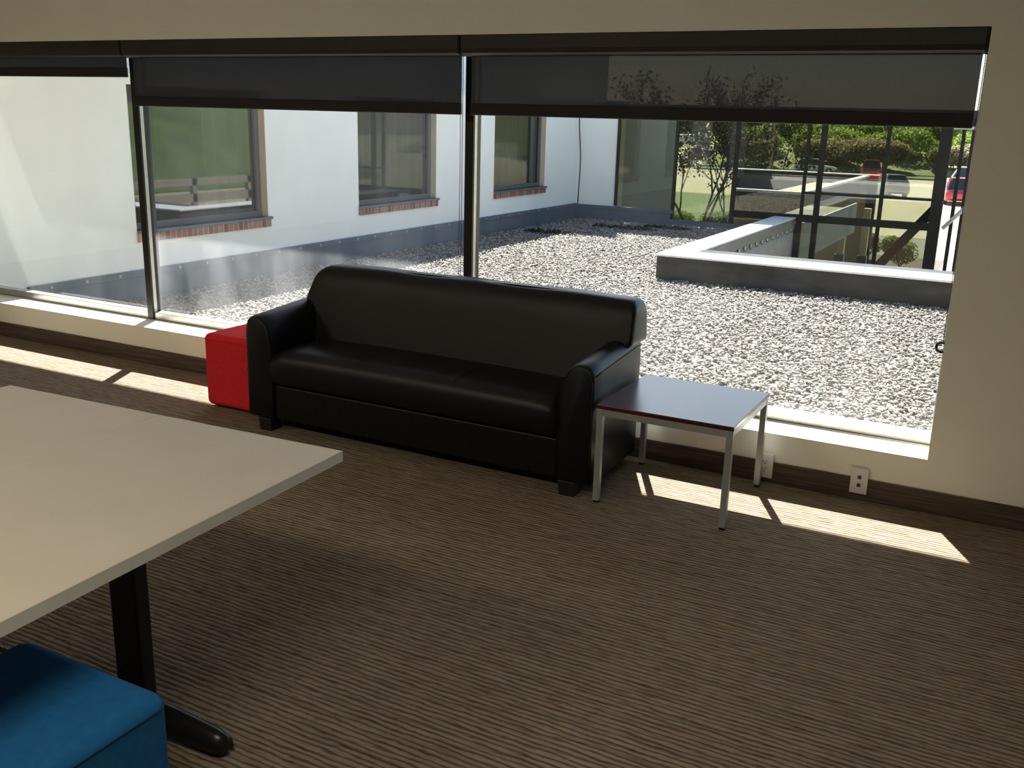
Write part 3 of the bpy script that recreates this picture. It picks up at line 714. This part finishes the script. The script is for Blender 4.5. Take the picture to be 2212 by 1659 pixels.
obj('wall', bx(-6.45, -4.77, 19.3, 29.6, GND, -.3), mottled('mirrored_roof_brown', (.14, .10, .055), (.22, .165, .09), 5, .9), an)  # made-up block for the gravel roof mirrored in the glass
obj('gravel_top', bx(-6.45, -4.80, 19.5, 29.5, -.3, -.1), mottled('tan_gravel_bed', (.22, .18, .12), (.62, .52, .38), 14, .9, 0, .6, 30), an)
obj('front_band', bx(-6.45, -4.75, 19.24, 19.29, -1.0, .03), mottled('tan_render', (.30, .23, .13), (.45, .36, .22), 5, .9), an)
obj('coping', boxes((-6.5, -4.75, 19.25, 19.5, .13, .19), (-4.95, -4.75, 19.5, 29.6, .13, .19)), MA['curbtop'], an)
obj('parapet', boxes((-6.45, -4.77, 19.3, 19.46, -.3, .129), (-4.93, -4.77, 19.46, 29.5, -.3, .129)), MA['curbside'], an)
pz = obj('rear_wall', bx(-9.2, -4.5, 29.6, 29.9, GND, .18), MA['curbside'], an)
obj('rear_coping', bx(-9.25, -4.45, 29.55, 29.95, .18, .21), MA['curbtop'], an)

# ------------------------------------------------------------------ ground
struct('parking_lot', bx(-220, 120, 44, 420, GND-.3, GND), MA['concrete'])
struct('side_pavement', bx(-2.55, 60, 12.3, 43.999, GND-.3, GND), MA['concrete'])
struct('mulch_bed', bx(-9, -2.56, 12.3, 36.5, GND-.3, GND), MA['mulch'])
struct('access_road', bx(-9, -2.56, 36.501, 43.999, GND-.3, GND-.01), MA['asphalt'])
struct('lawn', bx(-80, -9.001, 13, 43.999, GND-.3, GND), MA['grass'])
struct('lawn', bx(-48, -11.5, 44.001, 64, GND-.1, GND+.04), MA['grass'])
struct('light_well', boxes((-3.5, 3.8, 6.92, 12.299, GND-.3, GND)), MA['asphalt'])
struct('lower_wall', bx(-3.52, 3.8, 6.6, 6.9, GND, -.6), mottled('brown_brick_wall', (.07, .04, .028), (.11, .065, .045), 5, .95))
struct('grass_bank', bx(-33, 40, 100.5, 107, GND-.2, GND+.12), MA['grass'])
bm = bmesh.new(); prism(bm, [(106, GND-.2), (106, GND+.2), (124, 1.1), (170, 1.5), (170, GND-.2)], -34, 60, 'x'); struct('scrub_bank', bm, MA['bank'])
# east side (seen mirrored in the stucco building windows)
struct('east_road', bx(3.81, 30, -30, 12.29, GND-.3, GND), MA['asphalt'])
bm = bmesh.new(); prism(bm, [(30, GND-.3), (30, GND+.1), (44, 4.5), (60, 8), (60, GND-.3)], -40, 60, 'y'); struct('east_bank', bm, mottled('dark_grass_bank', (.03, .055, .012), (.055, .10, .02), .5, .95, 0, .5, 8))  # plain darker grass colour
bar = empty('road_barrier', (22, 8, GND), 'long pale concrete road barrier with rails, mirrored in the stucco wing windows', 'barrier')
obj('lower_rail', bx(22, 22.3, -25, 40, GND+.3, GND+.75), MA['pole2'], bar); obj('upper_rail', bx(22, 22.2, -25, 40, GND+1.15, GND+1.5), MA['pole2'], bar)
for k in range(16): obj('post', bx(22, 22.2, -24+k*4, -23.7+k*4, GND, GND+1.5), MA['pole2'], bar)

# ------------------------------------------------------------------ foliage
def leafcloud(n, dims, size, flat=.8, shell=.55, lumps=5, seed=0):
    g = np.random.default_rng(seed)
    cs = g.uniform(-.45, .45, (lumps, 3)); cs[:, 2] = g.uniform(-.15, .35, lumps); rs = g.uniform(.35, .6, lumps)
    k = g.integers(0, lumps, n); d = g.normal(0, 1, (n, 3)); d /= np.linalg.norm(d, axis=1)[:, None]
    rad = rs[k]*(shell+(1-shell)*g.uniform(0, 1, n)**.5)
    P = (cs[k]+d*rad[:, None])*np.array(dims)/1.6; P[:, 2] += dims[2]*.5; P[:, 2] = np.abs(P[:, 2])
    a = g.normal(0, 1, (n, 3)); a /= np.linalg.norm(a, axis=1)[:, None]
    b = np.cross(a, g.normal(0, 1, (n, 3))); b /= np.linalg.norm(b, axis=1)[:, None]
    s = size*g.uniform(.6, 1.3, n)[:, None]
    V = np.stack([P-a*s, P+b*s*.5, P+a*s, P-b*s*.5], 1).reshape(-1, 3)
    F = np.arange(n*4).reshape(-1, 4)
    tone = np.clip(.5+.25*g.normal(0, 1, n), 0, 1)
    return V, F, np.repeat(tone, 4)
def bush(name, loc, dims, n, size, mat, label, cat, group=None, seed=0, core=True):
    t = empty(name, loc, label, cat, group)
    V, F, T = leafcloud(n, dims, size, seed=seed)
    big_mesh('foliage', V, F, mat, T, t)
    bm = bmesh.new()
    g = np.random.default_rng(seed+1)
    for k in range(5):
        a = g.uniform(0, 2*PI); tube(bm, [(0, 0, 0), (math.cos(a)*dims[0]*.12, math.sin(a)*dims[1]*.12, dims[2]*.4), (math.cos(a)*dims[0]*.3, math.sin(a)*dims[1]*.3, dims[2]*.75)], [dims[2]*.02, dims[2]*.014, dims[2]*.004], 5)
    obj('stem', bm, MA['bark'], t, local=True)
    return t
def copy_tree(o, parent=None):
    c = o.copy(); COL.objects.link(c); c.parent = parent
    for ch in list(o.children): copy_tree(ch, c)
    return c
bush('round_shrub', (-3.85, 33.2, GND), (1.5, 1.5, 1.25), 3500, .06, MA['green'], 'round clipped green shrub on the ground below the glass facade', 'shrub', seed=3)
bush('round_shrub', (-5.6, 34.6, GND), (1.6, 1.4, 1.1), 2600, .06, MA['dleaf'], 'darker low shrub beside the round green one, behind the posts', 'shrub', seed=4)
pb = bush('brush_thicket', (0, 0, 0), (7.2, 4, 3.3), 7500, .15, MA['brown'], 'x', 'bush', seed=11)
pg = bush('green_bush', (0, 0, 0), (7.5, 5, 3.4), 5200, .19, MA['green'], 'x', 'bush', seed=12)
pw = bush('far_tree', (0, 0, 0), (9, 7, 9), 4500, .35, MA['woods'], 'x', 'tree', seed=13)
def place(proto, first, spots, label, group):
    for i, (x, y, z, s_, rz) in enumerate(spots):
        c = proto if (first and i == 0) else copy_tree(proto)
        c.location = (x, y, z); c.scale = (s_, s_, s_); c.rotation_euler = (0, 0, rz); c['label'] = label; c['group'] = group
place(pb, True, [(-28.5+i*7.0, 108+.6*(i%2), GND+.1, 1.02+.1*((i*7) % 3)/2, i*PI) for i in range(6)], 'bare brown thicket in the row along the far edge of the lot', 'brown thickets along the far lot edge')
gs = []
for i in range(7): gs.append((-30+i*8.2, 114+(i % 2)*1.2, -2.0, .98+.08*((i*5) % 3), i*PI))
for i in range(6): gs.append((-27+i*8.8, 122+(i % 2)*1, -.6, 1.05, i*PI))
place(pg, True, gs, 'bright spring-green bush on the bank behind the brown thickets', 'green bushes on the bank')
place(pw, True, [(-150+i*7.6, 222+(i % 2)*9, GND, .95, i*PI) for i in range(20)], 'grey-brown bare tree in the distant line beyond the lot', 'distant bare trees')
# bushes on the east bank (only mirrored)
for i in range(12):
    c = copy_tree(pg); c.location = (33+(i % 2)*7, -14+i*4.2, -2.0+(i % 2)*1.8); c.scale = (1.0,)*3; c.rotation_euler = (0, 0, i*PI)
    c['label'] = 'green bush on the roadside bank mirrored in the stucco wing windows'; c['group'] = 'green bushes on the roadside bank'

# multi-stemmed tree with sparse small leaves set behind the left of the glass for its reflection
tree = empty('mirrored_tree', (-11.9, 34, GND), 'multi-stemmed budding tree with sparse leaves set behind the left of the tinted glass for its reflection', 'tree')
bmt = bmesh.new(); tips = []
g = random.Random(5)
def grow(p_, d, ln, rad, lv):
    pts = [p_]; q = p_.copy(); dd = d.copy()
    for k in range(4):
        dd = (dd+Vector((g.uniform(-.16, .16), g.uniform(-.16, .16), g.uniform(-.05, .12)))).normalized(); q = q+dd*ln/4; pts.append(q.copy())
        if lv < 4 and k >= 1:
            nd = (dd+Vector((g.uniform(-.9, .9), g.uniform(-.7, .7), g.uniform(-.2, .5)))).normalized(); grow(q.copy(), nd, ln*g.uniform(.55, .78), rad*.55, lv+1)
        if lv >= 2: tips.append(q.copy())
    tube(bmt, pts, [rad*(1-.15*k) for k in range(5)], 5)
for a, lean in ((0.25, .95), (.9, .55), (-.4, .35), (2.6, .5), (3.6, .7), (0.0, 1.25)):
    grow(Vector((-11.9+.1*math.cos(a), 34+.1*math.sin(a), GND)), Vector((math.cos(a)*lean, math.sin(a)*lean*.4, 1)).normalized(), 3.0, .075, 0)
obj('branches', bmt, MA['bark'], tree)
tp = np.array([t_[:] for t_ in tips])-np.array([-11.9, 34, GND]); n = len(tp)*3
P = np.repeat(tp, 3, 0)+rng.normal(0, .11, (n, 3)); a = rng.normal(0, 1, (n, 3)); a /= np.linalg.norm(a, axis=1)[:, None]; b = np.cross(a, rng.normal(0, 1, (n, 3))); b /= np.linalg.norm(b, axis=1)[:, None]
s_ = .06*rng.uniform(.6, 1.5, n)[:, None]
big_mesh('leaves', np.stack([P-a*s_, P+b*s_*.6, P+a*s_, P-b*s_*.6], 1).reshape(-1, 3), np.arange(n*4).reshape(-1, 4), MA['dleaf'], np.repeat(rng.uniform(0, 1, n), 4), tree)
for i, (x, y, s_, lb) in enumerate([(-14.6, 40, .26, 'low green bush left of the budding tree trunk'), (-12.6, 40.5, .28, 'low green bush right of the budding tree trunk')]):
    c = copy_tree(pg); c.location = (x, y, GND); c.scale = (s_,)*3; c['label'] = lb; del c['group']

# light pole and posts
pole = empty('light_pole', (-15.2, 60, GND), 'tall faded pole with a red stripe in front of the thickets', 'pole')
bm = bmesh.new(); cyl(bm, (-15.2, 60, GND+3.2), .17, 6.4, 'z', 14); obj('shaft', bm, MA['pole'], pole, smooth=True)
bm = bmesh.new(); box(bm, -15.03, -15.0, 59.9, 60.05, GND+1.5, GND+5.2); obj('stripe', bm, MA['redpaint'], pole)
for x, y, zt, lb in ((-3.72, 18.9, -.552, 'cream square post with dark foot, left one of the pair under the mirrored canopy edge'), (-3.22, 18.9, -.06, 'taller cream square post with dark foot, nearer the round shrub')):
    t = empty('post', (x, y, GND), lb, 'post', 'cream posts under the mirrored canopy edge')
    obj('shaft', bx(x-.08, x+.08, y-.08, y+.08, -1.15, zt), MA['whitepost'], t, bevel=.01)
    obj('base', bx(x-.10, x+.10, y-.10, y+.10, GND, -1.15), MA['darkflash'], t)

# ------------------------------------------------------------------ cars
def car(loc, rz, paint, label, scale=1.0, group='cars on the parking lot', h=1.5):
    t = empty('car', loc, label, 'car', group)
    Lh, W = 2.2, .88
    def sec(x, pts): return [(x, y, z) for y, z in pts]
    # body lofted along its length, front at +x
    bm = bmesh.new(); rings = []
    for x, zb, zt, wd in ((-2.2, .42, .72, .70), (-2.15, .30, .88, .80), (-1.9, .26, .95, .87), (-.8, .22, .93, .89), (.6, .22, .92, .89), (1.2, .24, .86, .88), (1.9, .28, .76, .84), (2.15, .34, .66, .76), (2.2, .40, .60, .68)):
        rings.append([(x, -wd, zb+.06), (x, -wd+.05, zb), (x, wd-.05, zb), (x, wd, zb+.06), (x, wd, (zb+zt)/2+.05), (x, wd-.05, zt-.04), (x, wd-.14, zt), (x, -wd+.14, zt), (x, -wd+.05, zt-.04), (x, -wd, (zb+zt)/2+.05)])
    loft(bm, rings); obj('body', bm, paint, t, smooth=True, local=True)
    bm = bmesh.new(); rings = []
    for x, z0, z1, wd, wt in ((-2.02, .93, .95, .74, .74), (-1.62, .92, h-.06, .80, .62), (-1.35, .92, h, .81, .63), (-.2, .91, h+.02, .82, .64), (.15, .91, h-.03, .82, .62), (.95, .90, .93, .80, .78)):
        rings.append([(x, -wd, z0-.03), (x, wd, z0-.03), (x, wt, z1-.04), (x, wt-.08, z1), (x, -wt+.08, z1), (x, -wt, z1-.04)])
    loft(bm, rings); obj('cabin_glass', bm, MA['carglass'], t, smooth=False, local=True)
    bm = bmesh.new(); box(bm, -1.55, .12, -.60, .60, h-.01, h+.035); obj('roof_panel', bm, paint, t, bevel=.02, seg=3, local=True)
    for s_ in (-1, 1):
        for a, b_, nm in (((-1.95, .80), (-1.55, .62), 'rear_pillar'), ((.93, .79), (.12, .62), 'front_pillar')):
            bm = bmesh.new(); tube(bm, [(a[0], s_*a[1], .93), (b_[0], s_*b_[1], h)], .045, 6); obj(nm, bm, paint, t, local=True)
        bm = bmesh.new(); box(bm, -2.19, -2.10, s_*.60-.13, s_*.60+.13, .66, .84); obj('tail_light', bm, MA['taillight'], t, bevel=.015, local=True)
        bm = bmesh.new(); box(bm, 2.08, 2.17, s_*.55-.14, s_*.55+.14, .56, .66); obj('head_light', bm, MA['alu'], t, bevel=.015, local=True)
        for x in (-1.35, 1.4):
            bm = bmesh.new(); cyl(bm, (x, s_*.80, .32), .32, .2, 'y', 22); wh = obj('wheel', bm, MA['tyre'], t, bevel=.02, local=True)
            bm = bmesh.new(); cyl(bm, (x, s_*.905, .32), .19, .02, 'y', 14); obj('hub', bm, MA['alu'], wh, local=True)
    t.rotation_euler = (0, 0, rz); t.scale = (scale,)*3
    return t
HB = math.atan2(99, -14)   # heading away from the camera
car((-14.4, 99.5, GND), HB, MA['carred'], 'dark red car parked facing the brown thickets, seen from behind', 1.08, h=1.62)
car((-9.55, 73.5, GND), math.radians(118), MA['carsilver'], 'silver car parked nearer than the red one, partly behind a mullion', 1.05)
car((-4.3, 69.5, GND), math.radians(95), MA['carcrimson'], 'crimson car on the bright pavement right of the glass facade', 1.08, h=1.6)
car((-3.2, 79.0, GND), math.radians(2), MA['carwhite'], 'white car parked right behind the crimson one', 1.25, h=1.7)
car((-41.5, 128, GND), math.radians(110), MA['carred'], 'small red car on the far lot at the left of the tinted glass', 1)
car((-43.5, 146, GND), math.radians(110), MA['carblack'], 'small black car farthest back on the left part of the lot', 1)
car((-37.0, 120, GND), math.radians(110), MA['carsilver'], 'small silver car behind the branches of the budding tree', 1)
car((-33.5, 117, GND), math.radians(110), MA['carblack'], 'small dark car next to the silver one behind the branches', 1)
car((-20.6, 103.5, GND), math.radians(10), MA['carwhite'], 'small white car added as a white sparkle at the edge of the thickets, between two mullions', 1)  # white car put in for a sparkle of glare
tr_ = empty('box_trailer', (-65.7, 200, GND), 'long white-topped trailer far beyond the lot at the left', 'trailer')
obj('box_body', bx(-68.4, -63.1, 199, 201.5, GND+.6, GND+2.4), MA['carwhite'], tr_, bevel=.03); 
for x in (-67, -64.5):
    bm = bmesh.new(); cyl(bm, (x, 199.1, GND+.45), .45, .3, 'y', 16); obj('wheel', bm, MA['tyre'], tr_)
